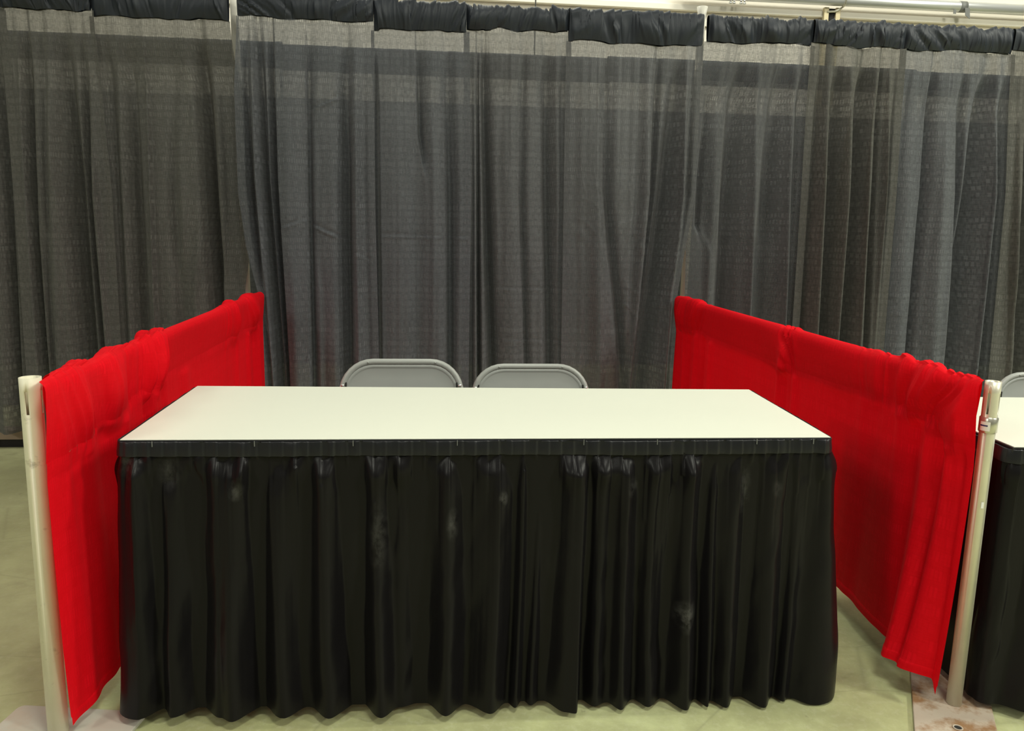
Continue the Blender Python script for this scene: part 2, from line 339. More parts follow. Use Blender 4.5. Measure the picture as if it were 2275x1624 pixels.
def backdrop(label, left, right, folds, mt, seed, hdr=.115, ztop=2.405, yoff=0., zbot=.02, ovl=0., creases=(), crumple=0., ext=(1, 1), tuck=(0., 0.), flat=(.04, .04), cols=190, cloth_w=1.22, amp=1., ruff=1., pock='pocket'):
    yoff = ovl*.3
    root = thing('backdrop_drape', label, 'drape', 'black backdrop drapes')
    zl, xl = polyx(left); zr, xr = polyx(right)
    s = np.linspace(0, 1, cols)
    rr = .022
    def top_z(x): return ztop + (x-0.)*.0022
    # pocket
    PR = 22; off, hh = pocket_profile(PR, rr, hdr)
    P = np.zeros((PR, cols, 3))
    cw = s*cloth_w
    r1 = smooth_noise(cw, 13, seed, 3); r2 = smooth_noise(cw, 34, seed+1, 2)
    win = ss(s, 0, .04)*ss(1-s, 0, .04)
    for i in range(PR):
        z0 = top_z(0)+hh[i]
        x = (lin(np.full(cols, ztop), zl, xl)+.0045)*(1-s) + (lin(np.full(cols, ztop), zr, xr)-.0045)*s
        k = np.clip((hh[i]+hdr)/hdr, 0, 1.4)
        sh = np.sin(k*2.2+seed)*.006
        ca = cw + (k-.5)*.13*smooth_noise(cw, 2.5, seed+2)                      # gathers run slantwise over the sleeve
        g0 = smooth_noise(ca, 7, seed+30, 1); g1 = 1-np.abs(smooth_noise(ca, 11, seed+31, 1)); g2 = 1-np.abs(smooth_noise(ca, 27, seed+32, 1))
        ru = (np.maximum(g0, -.6)*.008+.010 + np.maximum(g1, -.6)*.011 + g2*.0045)*ruff*(.12+.88*np.sin(PI*min(1, k*.85+.08)))
        P[i, :, 0] = x + sh*r2*win + r2*.0035*k*win
        P[i, :, 1] = yoff - off[i] - (ru if off[i] > -.0 else -ru*.5)*win
        P[i, :, 2] = top_z(x)+hh[i] + (r1*.003+r2*.0055)*ss(k, .7, 1.1)*ruff*win + smooth_noise(cw, 5, seed+3)*.005*(1-min(k, 1))
    uv = np.zeros((PR, cols, 2)); uv[..., 0] = cw; uv[..., 1] = np.linspace(0, .28, PR)[:, None]
    link('rod_pocket', grid_mesh('rod_pocket', P, uv), M[pock], root)
    # hanging cloth
    R = 250; v = np.linspace(0, 1, R)**1.1
    zt = P[-1, :, 2]; Q = np.zeros((R, cols, 3))
    Z = zt[None, :]*(1-v[:, None]) + zbot*v[:, None]
    if np.ndim(zbot): Z = zt[None, :]*(1-v[:, None]) + np.asarray(zbot)[None, :]*v[:, None]
    XL, XR = lin(Z, zl, xl)-.011*ext[0], lin(Z, zr, xr)+.011*ext[1]
    X = XL*(1-s) + XR*s
    fall = zt[None, :]-Z
    Y = np.zeros_like(X)
    env = .35+.65*ss(fall, .0, .9)
    Y += smooth_noise(s*cloth_w+0*Z, 26, seed+11, 2)*.0042*np.exp(-fall/.35)*ruff
    Y += smooth_noise(s*cloth_w + .03*smooth_noise(Z*1.2, 1, seed+5), 9, seed+12, 2)*.008*env*amp
    Y += smooth_noise(s*cloth_w + .06*np.sin(Z*1.1+seed), 4, seed+13, 1)*.011*env*amp
    for fd in folds:
        pts, w, d = fd[0], fd[1], fd[2]; DEEP = (3.6 if d > .03 else 5.) if d > 0 else 3.2; kind = fd[3] if len(fd) > 3 else 'g'
        fz, fx = polyx(pts); xc = lin(Z, fz, fx); wm = w*.0025
        fade = 1.
        if len(fd) > 4: fade = ss(Z, fd[4][0]-.15, fd[4][0]+.15)*(1-ss(Z, fd[4][1]-.15, fd[4][1]+.15))
        t = (X-xc)/wm
        if kind == 'g': Y += DEEP*d*np.exp(-t*t)*env*fade
        elif kind == 'l': Y += DEEP*d*np.where(t < 0, np.exp(-t*t*9), np.exp(-t*t*.6))*env*fade      # steep on its left
        elif kind == 'r': Y += DEEP*d*np.where(t > 0, np.exp(-t*t*9), np.exp(-t*t*.6))*env*fade      # steep on its right
    sl, sr_ = s*(XR-XL), (1-s)*(XR-XL)
    Y *= ss(sl, flat[0], flat[0]+.05)*ss(sr_, flat[1], flat[1]+.05)
    for (c1, c2, w, d) in creases:                       # sharp creases from how the cloth was folded away
        a_, b_ = at(*c1, 1, 0), at(*c2, 1, 0); ax_, az_, bx_, bz_ = a_[0], a_[2], b_[0], b_[2]
        LL = math.hypot(bx_-ax_, bz_-az_); ux, uz = (bx_-ax_)/LL, (bz_-az_)/LL
        q = (X-ax_)*ux+(Z-az_)*uz; t = ((X-ax_)*-uz+(Z-az_)*ux)/(w*.0025)
        Y += 1.8*d*t*np.exp(-t*t)*ss(q, -.03, .05)*(1-ss(q, LL-.05, LL+.03))
    if crumple:
        cr_ = np.zeros_like(X)
        for j in range(5):
            th = rng.uniform(.25, 1.3)*(1 if j % 2 else -1); p_ = X*math.cos(th)+Z*math.sin(th); q_ = -X*math.sin(th)+Z*math.cos(th)
            n_ = 1-np.abs(smooth_noise((p_+.05*smooth_noise((q_*5).ravel(), 1, seed+60+j).reshape(q_.shape)).ravel(), 11+3*j, seed+50+j, 1)).reshape(p_.shape)*1.6
            cr_ += np.maximum(n_, -.2)*np.clip(smooth_noise((q_*4).ravel(), 1, seed+70+j, 1).reshape(q_.shape), 0, 1.2)
        Y -= crumple*cr_*ss(fall, .3, 1.3)*ss(sl, flat[0], flat[0]+.05)*ss(sr_, flat[1], flat[1]+.05)
    Y = np.where(Y > 0, Y, Y*.9) 
    Y += (tuck[0]*np.exp(-(s/.052)**4)+tuck[1]*np.exp(-((1-s)/.075)**2))*ss(fall, .08, .5)
    yo = yoff + (ovl-yoff)*ss(fall, .05, .35)
    Q[..., 0] = X; Q[..., 1] = yo - .010*(1-ss(fall, .05, .35)) + Y*(.3+.7*ss(fall, 0, .25)); Q[..., 2] = Z
    uv = np.zeros((R, cols, 2)); uv[..., 0] = (s*cloth_w)[None, :]; uv[..., 1] = Z
    link('hanging_cloth', grid_mesh('hanging_cloth', Q, uv), mt, root)
    return root

# folds: (pixel polyline of the fold, half width in pixels, depth in metres; + is a recess, - a ridge, kind)
D = lambda *p: list(p)
GL = (556, 830)
backdrop('black drape farthest left, its hem raised off the floor above a plank',
    D((-260, 60), (-230, 430), (-190, 830)), D((10, 60), (36, 430), (60, 830)),
    [(D((-10, 100), (16, 430), (30, 800)), 7, .035), (D((2, 100), (26, 430), (48, 800)), 6, -.02), (D((-80, 100), (-60, 800)), 22, .04), (D((-40, 100), (-10, 430), (5, 800)), 14, -.02)],
    M['drape_warm'], 21, ovl=.04, zbot=.128, cols=110)
backdrop('black drape second from the left, hanging to the floor beside the cream post',
    D((7, 60), (35, 430), (63, 830)), D((207, 60), (244, 430), (268, 830)),
    [(D((18, 60), (37, 430), (60, 800)), 6, .03), (D((46, 100), (52, 430), (70, 800)), 10, -.02), (D((140, 60), (163, 430), (195, 800)), 14, .045),
     (D((60, 100), (68, 430), (95, 800)), 9, .018), (D((118, 100), (110, 430), (125, 800)), 22, -.014), (D((95, 60), (105, 430), (120, 800)), 9, .012), (D((186, 60), (190, 430), (225, 800)), 8, .02), (D((205, 60), (215, 430), (243, 800)), 7, -.014)],
    M['drape_warm'], 31, ovl=.0, hdr=.10, zbot=.045)
backdrop('greenish black drape third from the left, ending at the white post gap',
    D((204, 60), (232, 430), (258, 830)), D((511, 60), (519, 130), (542, 215), (562, 330), (566, 430), (556, 530), (540, 640), (542, 830)),
    [(D((222, 60), (246, 430), (262, 800)), 8, .02), (D((283, 60), (296, 430), (318, 800)), 10, .012), (D((318, 60), (331, 430), (345, 800)), 6, -.016, 'r'),
     (D((440, 60), (461, 430), (488, 800)), 13, .055), (D((400, 60), (425, 430), (440, 800)), 28, -.012), (D((255, 60), (268, 430), (285, 800)), 9, -.014), (D((470, 60), (485, 430), (510, 800)), 10, -.012), (D((375, 60), (380, 430), (400, 800)), 12, .01)],
    M['drape_warm'], 41, ext=(1, 0), flat=(.04, .10), ovl=.055, hdr=.115, zbot=.03)
backdrop('black drape with slanting creases just right of the left white post gap',
    D((527, 60), (523, 200), (532, 430), (549, 545), (575, 650), (580, 830)), D((832, 60), (834, 430), (844, 830)),
    [(D((543, 60), (558, 400), (600, 800)), 7, .014), (D((560, 60), (575, 400), (607, 800)), 6, -.022), (D((575, 60), (590, 400), (620, 800)), 8, .045), (D((592, 60), (600, 400), (630, 800)), 6, -.014),
     (D((605, 60), (615, 400), (640, 800)), 9, .04, 'r'), (D((645, 60), (650, 430), (665, 800)), 20, -.012), (D((683, 60), (686, 430), (695, 800)), 8, .018, 'l'), (D((738, 60), (742, 430), (750, 800)), 16, -.010),
     (D((770, 60), (772, 430), (775, 800)), 12, .02), (D((788, 60), (792, 430), (800, 800)), 9, -.022), (D((815, 60), (818, 430), (828, 800)), 8, .008)],
    M['drape_cool'], 51, ext=(0, 0), flat=(.02, .03), creases=(((684, 247), (782, 207), 3.5, .012), ((622, 509), (684, 487), 3., .010), ((688, 497), (790, 541), 4., .014), ((790, 560), (822, 578), 3., .008)), ovl=-.03, hdr=.095)
backdrop('black drape with one level fold crease, right of the narrow dark gap',
    D((829, 60), (834, 430), (839, 830)), D((1038, 60), (1042, 430), (1037, 830)),
    [(D((925, 60), (932, 300), (945, 380)), 9, .022, 'l', (1.65, 3.)), (D((905, 60), (900, 430), (905, 800)), 25, -.010), (D((990, 60), (998, 430), (1000, 800)), 12, .016), (D((965, 60), (970, 430), (970, 800)), 14, -.008), (D((1022, 60), (1030, 430), (1022, 800)), 10, -.012)],
    M['drape_cool'], 61, ext=(1, 1), tuck=(.17, 0.), creases=(((838, 523), (1042, 528), 3., .010),), ovl=.0, hdr=.125)
backdrop('brownish black drape with narrow pleats down its left side, behind the left chair',
    D((1035, 60), (1036, 430), (1030, 830)), D((1265, 60), (1264, 430), (1257, 830)),
    [(D((1038, 60), (1046, 430), (1045, 800)), 5, .015), (D((1052, 60), (1054, 430), (1056, 800)), 6, -.022), (D((1060, 60), (1062, 430), (1064, 800)), 4, .02), (D((1068, 60), (1070, 430), (1072, 800)), 5, -.016), (D((1073, 60), (1084, 430), (1096, 800)), 10, .045), (D((1120, 60), (1130, 430), (1140, 800)), 30, -.008),
     (D((1165, 60), (1160, 430), (1170, 800)), 9, .012), (D((1215, 60), (1220, 430), (1225, 800)), 13, .022), (D((1243, 60), (1246, 430), (1246, 800)), 10, -.012)],
    M['drape_grey'], 71, creases=(((1096, 641), (1256, 644), 3., .006), ((1096, 754), (1256, 762), 3., .007), ((1190, 520), (1256, 522), 3., .006)), crumple=.002, ovl=.04, hdr=.105)
backdrop('shinier crumpled black drape behind the right chair, left of the right white post gap',
    D((1262, 60), (1257, 430), (1250, 830)), D((1563, 60), (1559, 140), (1546, 430), (1523, 550), (1506, 650), (1496, 830)),
    [(D((1300, 60), (1310, 430), (1330, 800)), 22, -.008), (D((1345, 60), (1345, 430), (1380, 800)), 12, .014), (D((1440, 60), (1435, 430), (1410, 800)), 12, -.012), (D((1463, 100), (1452, 430), (1415, 800)), 8, .02), (D((1512, 60), (1480, 430), (1432, 800)), 17, .040), (D((1528, 60), (1510, 430), (1472, 800)), 9, -.025), (D((1545, 60), (1530, 430), (1488, 800)), 8, .012)],
    M['drape_shiny'], 81, ext=(1, 0), flat=(.04, .02), crumple=.0035, ovl=.0, hdr=.14)
backdrop('black drape just right of the right white post gap with soft wide shadows',
    D((1572, 60), (1562, 110), (1532, 220), (1516, 400), (1512, 500), (1531, 560), (1528, 660), (1516, 830)), D((1809, 60), (1792, 430), (1766, 830)),
    [(D((1580, 100), (1558, 430), (1535, 800)), 7, .02), (D((1603, 100), (1590, 430), (1575, 800)), 14, -.012), (D((1650, 100), (1635, 430), (1610, 800)), 20, .03), (D((1688, 100), (1680, 430), (1668, 800)), 9, -.018), (D((1735, 100), (1715, 430), (1690, 800)), 22, .035), (D((1775, 100), (1755, 430), (1745, 800)), 9, -.02), (D((1790, 100), (1778, 430), (1758, 800)), 8, .012)],
    M['drape_sheer'], 91, ext=(0, 1), flat=(.09, .04), ovl=.055, hdr=.105)
backdrop('black drape above the right red drape, gathered into slanting folds',
    D((1806, 60), (1784, 430), (1757, 830)), D((2011, 60), (1988, 430), (1955, 830)),
    [(D((1816, 100), (1798, 430), (1775, 800)), 10, .045), (D((1840, 100), (1820, 430), (1800, 800)), 9, -.022), (D((1862, 100), (1848, 430), (1828, 800)), 12, .035), (D((1888, 100), (1878, 430), (1858, 800)), 12, -.022), (D((1925, 100), (1900, 430), (1872, 800)), 13, .055), (D((1955, 60), (1930, 300), (1900, 800)), 8, -.02), (D((1962, 60), (1944, 400), (1925, 800)), 4, .02), (D((1975, 60), (1965, 430), (1945, 800)), 6, -.018), (D((1998, 60), (1978, 430), (1950, 800)), 7, .035)],
    M['drape_warm'], 101, ovl=.0, hdr=.11)
backdrop('bluish black drape above the front end of the right red drape',
    D((2008, 60), (1980, 430), (1946, 830)), D((2253, 60), (2246, 430), (2210, 830)),
    [(D((2014, 60), (1995, 430), (1965, 800)), 9, .03, 'r'), (D((2040, 100), (2020, 430), (1995, 800)), 22, -.012), (D((2078, 100), (2056, 430), (2020, 800)), 9, .035, 'l'), (D((2110, 100), (2095, 430), (2070, 800)), 18, -.012), (D((2145, 100), (2140, 430), (2120, 800)), 8, .014), (D((2205, 100), (2172, 430), (2130, 800)), 16, .055), (D((2222, 100), (2205, 430), (2165, 800)), 9, -.024), (D((2243, 80), (2232, 430), (2195, 800)), 9, .03)],
    M['drape_cool'], 111, crumple=.0025, ovl=.04, hdr=.11)
backdrop('black drape at the far right edge above the second white table',
    D((2250, 60), (2238, 430), (2200, 830)), D((2520, 60), (2520, 430), (2520, 830)),
    [(D((2262, 100), (2255, 430), (2240, 800)), 8, -.015), (D((2300, 100), (2290, 430), (2275, 800)), 12, .03)],
    M['drape_warm'], 121, ovl=.0, hdr=.10, cols=140)
# second row of drapes, back to back, dimly visible through the cloth
def rear(x0, x1, seed, yb=1.2):
    root = thing('rear_drape', 'black drape of the next row, dimly seen through the front drapes', 'drape', 'second row of drapes behind the backdrop')
    cols = 120; s = np.linspace(0, 1, cols); x = x0+(x1-x0)*s; PR = 14
    off, hh = pocket_profile(PR, .022, .145); P = np.zeros((PR, cols, 3))
    P[..., 0] = x; P[..., 1] = yb-off[:, None]-.005*smooth_noise(x, 22, seed); P[..., 2] = 2.425+hh[:, None]
    uv = np.zeros((PR, cols, 2)); uv[..., 0] = s*3; uv[..., 1] = np.linspace(0, .3, PR)[:, None]
    link('rod_pocket', grid_mesh('rod_pocket', P, uv), M['pocket'], root)
    R = 24; Z = np.linspace(2.31, .02, R)[:, None]+0*x; Q = np.zeros((R, cols, 3)); Q[..., 0] = x; Q[..., 2] = Z
    Q[..., 1] = yb - .020*np.exp(-(2.31-Z)/.15) + smooth_noise(x, 9, seed)[None, :]*.012*(1-np.exp(-(2.31-Z)/.1))
    uv = np.zeros((R, cols, 2)); uv[..., 0] = s*3; uv[..., 1] = Z
    link('hanging_cloth', grid_mesh('hanging_cloth', Q, uv), M['drape_grey'], root)
for i in range(4): rear(-3.3+i*2.2, -3.3+i*2.2+2.23, 200+i, 1.2+.06*(i % 2))

# ------------------------------------------------------------------ posts
def upright(label, x, y, h, r, mt, slots=True, z0=.0, collar=False, cat='post', name='upright_post', flare=False):
    root = thing(name, label, cat); root.location = (x, y, 0)
    seg = 40; bm = bmesh.new()
    zs = [z0, h-.085, h-.030, h-.0]
    if flare: zs = [z0, h-.09, h-.05, h]
    rs = [r, r, r, r]
    if flare: rs = [r, r, r*1.0, r*1.45]
    rings = [[bm.verts.new((rr*math.cos(2*PI*k/seg), rr*math.sin(2*PI*k/seg), z)) for k in range(seg)] for z, rr in zip(zs, rs)]
    slot = set()
    if slots:
        for a in (-PI*.30, -PI*.80, PI*.2, PI*.7):
            k = int(round((a % (2*PI))/(2*PI)*seg)) % seg; slot |= {k, (k+1) % seg}
    for i in range(3):
        for k in range(seg):
            if i == 1 and k in slot: continue
            bm.faces.new((rings[i][k], rings[i][(k+1) % seg], rings[i+1][(k+1) % seg], rings[i+1][k]))
    t = bm_obj('tube', bm, mt, root, True)
    s = t.modifiers.new('wall', 'SOLIDIFY'); s.thickness = .003; s.offset = -1
    if slots:   # plug low inside the tube end so that it reads as a dark hollow
        bm = bmesh.new(); sweep(bm, [(0, 0, h-.10), (0, 0, h-.095)], r-.004, 24); bm_obj('inner_plug', bm, M['dark'], root, True)
    if collar:
        bm = bmesh.new(); sweep(bm, [(0, 0, h-.135), (0, 0, h-.132), (0, 0, h-.096), (0, 0, h-.093)], [r+.0005, r+.003, r+.003, r+.0005], 32, False); bm_obj('collar', bm, M['alu_bright'], root, True)
    return root
LP = at(68, 843, 2, .917); RP = at(2207, 853, 2, .917)
LX, LY = -1.040, -2.470; RX, RY = 1.322, -2.512
p1 = upright('cream painted upright post at the front of the left red drape', LX, LY, .915, .0236, M['cream_post'], z0=.012)
p2 = upright('silver upright post at the front of the right red drape, with collar and sticker', RX, RY, .915, .0190, M['alu'], z0=.012, collar=True)
# sticker with a blue line on the silver post
ang = math.atan2(CAM[1]-RY, CAM[0]-RX)-.25
def patch(name, parent, r, a0, a1, z0, z1, mt):
    n_ = 8; bm = bmesh.new(); A = [bm.verts.new((r*math.cos(a), r*math.sin(a), z0)) for a in np.linspace(a0, a1, n_)]; B = [bm.verts.new((r*math.cos(a), r*math.sin(a), z1)) for a in np.linspace(a0, a1, n_)]
    for i in range(n_-1): bm.faces.new((A[i], A[i+1], B[i+1], B[i]))
    return bm_obj(name, bm, mt, parent, True)
st = patch('sticker', p2, .0226, ang-.45, ang+.65, .915-.128, .915-.104, M['label'])
patch('blue_line', st, .0229, ang-.40, ang+.40, .915-.116, .915-.1125, M['ink'])
# peeled nick on the silver post
pk = patch('peeled_tape', p2, .0199, ang+.75, ang+1.1, .915-.335, .915-.318, M['label'])
p1.rotation_euler = (0, 0, math.radians(45)); p2.rotation_euler = (0, 0, math.radians(-10))
b1 = upright('tall white post showing in the gap left of the middle black drapes', -1.106, .125, 2.43, .0205, M['white_post'], slots=False, z0=.0)
b2 = upright('tall white post with flared top in the gap right of the middle black drapes', 1.361, .125, 2.50, .0205, M['white_post'], slots=False, z0=.0, flare=True)
b1.rotation_euler = (0, math.radians(-.55), 0); b2.rotation_euler = (0, math.radians(.5), 0)

# base plates under the front posts
def plate(name, label, cx, cy, w, l, ang_, mt, holes=()):
    t = thing(name, label, 'base plate'); t.location = (cx, cy, 0); t.rotation_euler = (0, 0, ang_)
    bm = bmesh.new(); rad = .018; poly = []
    for sx, sy, a0 in ((1, 1, 0), (-1, 1, 90), (-1, -1, 180), (1, -1, 270)):
        for k in range(5):
            a = math.radians(a0+k*22.5); poly.append((sx*(w/2-rad)+rad*math.cos(a), sy*(l/2-rad)+rad*math.sin(a)))
    prism(bm, poly, 0, .011); bm_obj('plate', bm, mt, t, bevel=.002)
    return t
bl = plate('post_base_plate', 'worn white steel base plate under the cream left post', -1.043, -2.520, .345, .30, math.radians(-9), M['plate_l'])
d = np.array([-.512, -.859]); nrm = np.array([.859, -.512])
c0 = np.array([1.311, -2.331]); ctr = c0 + nrm*.098 + d*.22
br = plate('post_base_plate', 'rusty brown and white steel base plate under the silver right post', ctr[0], ctr[1], .196, .56, math.atan2(d[1], d[0])+PI/2, M['plate_r'])
hp = at(2128, 1617, 2, .0115)
bm = bmesh.new(); sweep(bm, [(0, 0, .0112), (0, 0, .0122)], .0095, 20); o = bm_obj('bolt_hole', bm, M['dark'], br)
loc = Matrix.Rotation(-br.rotation_euler.z, 3, 'Z') @ Vector((hp[0]-ctr[0], hp[1]-ctr[1], 0)); o.location = loc
bm = bmesh.new(); sweep(bm, [(.011*math.cos(a), .011*math.sin(a), .0118) for a in np.linspace(0, 2*PI, 20)], .0022, 6); o = bm_obj('hole_rim', bm, M['plate_r'], br, True); o.location = loc

# ------------------------------------------------------------------ red side drapes
def side_drape(label, x0, y_front, y_post, y_back, inward, ruffles, folds, hem, seed, zr=.893, front_edge=None, cloth_w=3.2, drop=.12, seam=None):
    root = thing('side_drape', label, 'drape', 'red side drapes')
    cols = 900; s = np.linspace(0, 1, cols); y = y_front+(y_back-y_front)*s; N_ = inward
    ru = np.zeros(cols)
    for c, w, a in ruffles: ru += a*np.exp(-((y-c)/w)**2)
    PR = 30; rr = .024; off, hh = pocket_profile(PR, rr, drop); P = np.zeros((PR, cols, 3))
    r1 = smooth_noise(y, 17, seed, 2); r2 = smooth_noise(y, 38, seed+1, 2); r4 = smooth_noise(y, 5, seed+2, 2)
    sag = np.interp(y, *seam) if seam else 0*y
    for i in range(PR):
        k = np.clip((hh[i]+drop)/drop, 0, 1.4)
        yf = y_post + (y_front-y_post)*ss(off[i], .001, .010)          # the sleeve is slit so that only its inner face runs on beside the post
        yb_ = yf + (y_back-yf)*s
        lean_ = (1-min(k, 1.))*.07*np.sin(3*y+seed)*(.4+ru)
        ca = y + lean_
        g1 = 1-1.25*np.abs(smooth_noise(ca, 11, seed, 1)); g2 = 1-np.abs(smooth_noise(ca+.2*lean_, 27, seed+1, 1)); g0 = smooth_noise(ca, 6, seed+2, 1)
        prof = .25+.75*np.sin(PI*min(1., k*.72+.12))
        bulge = ru*prof*(np.maximum(g1, -.5)*.026 + np.maximum(g2, -.4)*.012 + .008 + .004*g0) + .0025*g0*prof
        sgn = 1. if off[i] >= -.001 else -.5
        w_ = ss(s, 0, .03)
        P[i, :, 0] = x0 + N_*(off[i] + sgn*bulge*w_)
        P[i, :, 1] = yb_ 
        P[i, :, 2] = zr + hh[i] + (np.maximum(g1, -.3)*.014+np.maximum(g2, -.3)*.007+.003)*ru*ss(k, .75, 1.15) - (sag + .012*ru*(g1-.3))*(1-min(1, k))
    uv = np.zeros((PR, cols, 2)); uv[..., 0] = (s*cloth_w)[None, :]; uv[..., 1] = np.linspace(0, .3, PR)[:, None]
    o = link('rod_pocket', grid_mesh('rod_pocket', P, uv), M['red'], root)
    # fall
    R = 130; v = np.linspace(0, 1, R)
    hz = np.interp(y, hem[0], hem[1]); hx = np.interp(y, hem[0], hem[2])
    T = P[-1]; Q = np.zeros((R, cols, 3)); vv = v[:, None]
    Zt = T[None, :, 2]; Z = Zt*(1-vv)+hz[None, :]*vv
    Xb = T[None, :, 0]*(1-ss(vv, 0, .08)) + (x0+N_*.010)*ss(vv, 0, .08)
    Xb = Xb + N_*hx[None, :]*(vv**1.7)
    Y_ = T[None, :, 1]*(1-vv) + y[None, :]*vv
    if front_edge is not None:   # free front edge swings a little
        Y_ = Y_ + np.interp(Z, *front_edge)*np.exp(-((y[None, :]-y_front)/.25)**2)
    Dd = smooth_noise(y[None, :]+.04*np.sin(3*vv), 8, seed+21, 2)*.0045*(.4+vv) + smooth_noise(y[None, :]+0*vv, 24, seed+22, 2)*.0035*np.exp(-vv*5)*(ru[None, :]+.1)
    for (ya, yb, w, a, b) in folds:
        yc = ya+(yb-ya)*vv; wm = w*(1+.5*vv); Dd = Dd + (a*(1-vv)+b*vv)*np.exp(-((y[None, :]-yc)/wm)**2)*ss(vv, 0, .06)
    Dd = Dd*ss(vv, 0, .05)*(.35+.65*ss(s, 0, .02))[None, :]
    Q[..., 0] = Xb + N_*Dd; Q[..., 1] = Y_; Q[..., 2] = Z
    uv = np.zeros((R, cols, 2)); uv[..., 0] = (s*cloth_w)[None, :]; uv[..., 1] = Z
    nh = R-6
    link('hanging_cloth', grid_mesh('hanging_cloth', Q[:nh+1], uv[:nh+1]), M['red'], root)
    H = Q[nh:].copy(); H[1:, :, 0] += N_*.0022
    link('hem', grid_mesh('hem', H, uv[nh:]), M['red'], root)
    return root
# left drape: pixel positions of hem and ruffles turned into room positions on its own plane
def yl(px, py_, x0): return at(px, py_, 0, x0)[1]
XLD = -1.006
rl = [(yl(150, 850, XLD), .12, .55), (yl(220, 800, XLD), .12, .55), (yl(290, 775, XLD), .10, 1.0), (yl(330, 765, XLD), .10, .9), (yl(503, 690, XLD), .12, .9), (yl(550, 670, XLD), .12, .8)]
hemL = ([-2.46, -2.44, -2.40, -2.35, -2.267, -2.175, -1.9, 0.], [.040, .043, .050, .055, .055, .035, .05, .06], [-.002, .0, .004, .006, .005, .003, .0, .0])
side_drape('red drape along the left side of the white table, between cream post and black backdrop', XLD, -2.527, -2.440, -.065, 1, rl,
    [(-2.42, -2.42, .03, .004, .012), (-2.30, -2.28, .05, .006, .014), (-2.05, -2.05, .04, .010, .004), (-1.85, -1.88, .035, -.018, -.012), (-1.80, -1.83, .03, .014, .01), (-1.45, -1.45, .06, .008, .005), (-.65, -.68, .03, .012, .01), (-.45, -.42, .025, .014, .012), (-.30, -.28, .03, -.01, -.01), (-.2, -.2, .03, .012, .012), (-2.18, -2.14, .06, -.012, -.006)],
    hemL, 301, front_edge=([.04, .25, .5, .75, .9], [.036, .020, .010, .003, .0]), seam=([-2.48, -2.2, -1.9, -1.6, -1.3, -.6, 0], [.05, .04, .015, .0, .0, .0, .0]))
XRD = 1.290
rr_ = [(yl(1520, 668, XRD), .10, .7), (yl(1560, 680, XRD), .14, .8), (yl(1760, 745, XRD), .06, 1.3), (yl(1960, 815, XRD), .10, .6), (yl(2040, 840, XRD), .06, 1.1), (yl(2100, 850, XRD), .07, 1.2), (yl(2160, 880, XRD), .08, 1.0)]
hemR = ([-2.545, -2.52, -2.49, -2.46, -2.43, -2.38, -2.33, -2.285, -2.197, -2.06, -1.9, -1.6, 0], [.050, .060, .075, .078, .078, .078, .079, .080, .080, .082, .085, .08, .06], [.03, .02, .01, .045, .072, .078, .06, .028, .016, .004, .0, .0, .0])
side_drape('red drape along the right side of the white table, between silver post and black backdrop', XRD, -2.535, -2.484, -.045, -1, rr_,
    [(-2.50, -2.50, .012, -.006, -.008), (-2.45, -2.44, .018, .012, .010), (-2.40, -2.41, .014, -.010, -.012), (-2.34, -2.37, .022, .014, .018), (-2.28, -2.30, .02, -.010, -.008), (-2.20, -2.20, .05, .004, .004), (-2.0, -1.98, .03, .006, .004), (-1.52, -1.55, .02, .010, .012), (-1.44, -1.46, .022, -.008, -.012), (-1.38, -1.38, .02, .008, .008), (-.62, -.60, .03, .014, .014), (-.5, -.5, .025, -.012, -.012), (-.4, -.38, .03, .014, .014), (-.28, -.28, .025, -.012, -.012), (-.2, -.2, .02, .010, .010)],
    hemR, 402, drop=.13, seam=([-2.56, -2.45, -2.3, -2.1, -1.7, -1.5, -1.3, -.6, 0], [.02, .012, -.02, -.02, -.005, .0, .0, .0, .0]))
for x, a, lb in ((LX, LY, 'aluminium crossbar inside the top pocket of the left red drape'), (RX, RY, 'aluminium crossbar inside the top pocket of the right red drape')):
    xx = XLD if x < 0 else XRD
    t = thing('drape_rail', lb, 'rail')
    tube_obj('bar', [(xx, a+.05, .893), (xx, -.05, .893)], .010, M['rail'], t)
    bm = bmesh.new(); box(bm, xx-.004, xx+.004, a+.03, a+.052, .868, .905); bm_obj('hook', bm, M['rail'], t)

# ------------------------------------------------------------------ tables
def make_table(label, FLp, FRp, BRp, BLp, z):
    t = thing('folding_table', label, 'table')
    c = [np.array(q[:2]) for q in (FLp, FRp, BRp, BLp)]
    cen = sum(c)/4
    bm = bmesh.new(); prism(bm, [tuple(q) for q in c], z-.022, z-.0015); bm_obj('edging', bm, M['edge'], t, bevel=.002)
    ins = [q+(cen-q)/np.linalg.norm(cen-q)*.004 for q in c]
    bm = bmesh.new(); prism(bm, [tuple(q) for q in ins], z-.004, z); bm_obj('tabletop', bm, M['top'], t, bevel=.0008)
    ex = (c[1]-c[0])/np.linalg.norm(c[1]-c[0]); ey = (c[3]-c[0])/np.linalg.norm(c[3]-c[0])
    L = np.linalg.norm(c[1]-c[0]); Dp = np.linalg.norm(c[3]-c[0])
    for fx in (.16, .84):
        bm = bmesh.new(); P = lambda a, b, zz: (*(c[0]+ex*L*a+ey*Dp*b), zz)
        sweep(bm, [P(fx, .14, 0), P(fx, .14, z-.05), P(fx, .17, z-.028), P(fx, .83, z-.028), P(fx, .86, z-.05), P(fx, .86, 0)], .0125, 12)
        sweep(bm, [P(fx, .14, .22), P(fx, .86, .22)], .010, 10)
        bm_obj('leg_frame', bm, M['alu'], t, True)
    return t
TZ = .75
tFL, tFR, tBL, tBR = at(262, 977, 2, TZ), at(1849, 971, 2, TZ), at(436, 857, 2, TZ), at(1666, 865, 2, TZ)
make_table('long white topped table with black edging between the two red drapes', tFL, tFR, tBR, tBL, TZ)

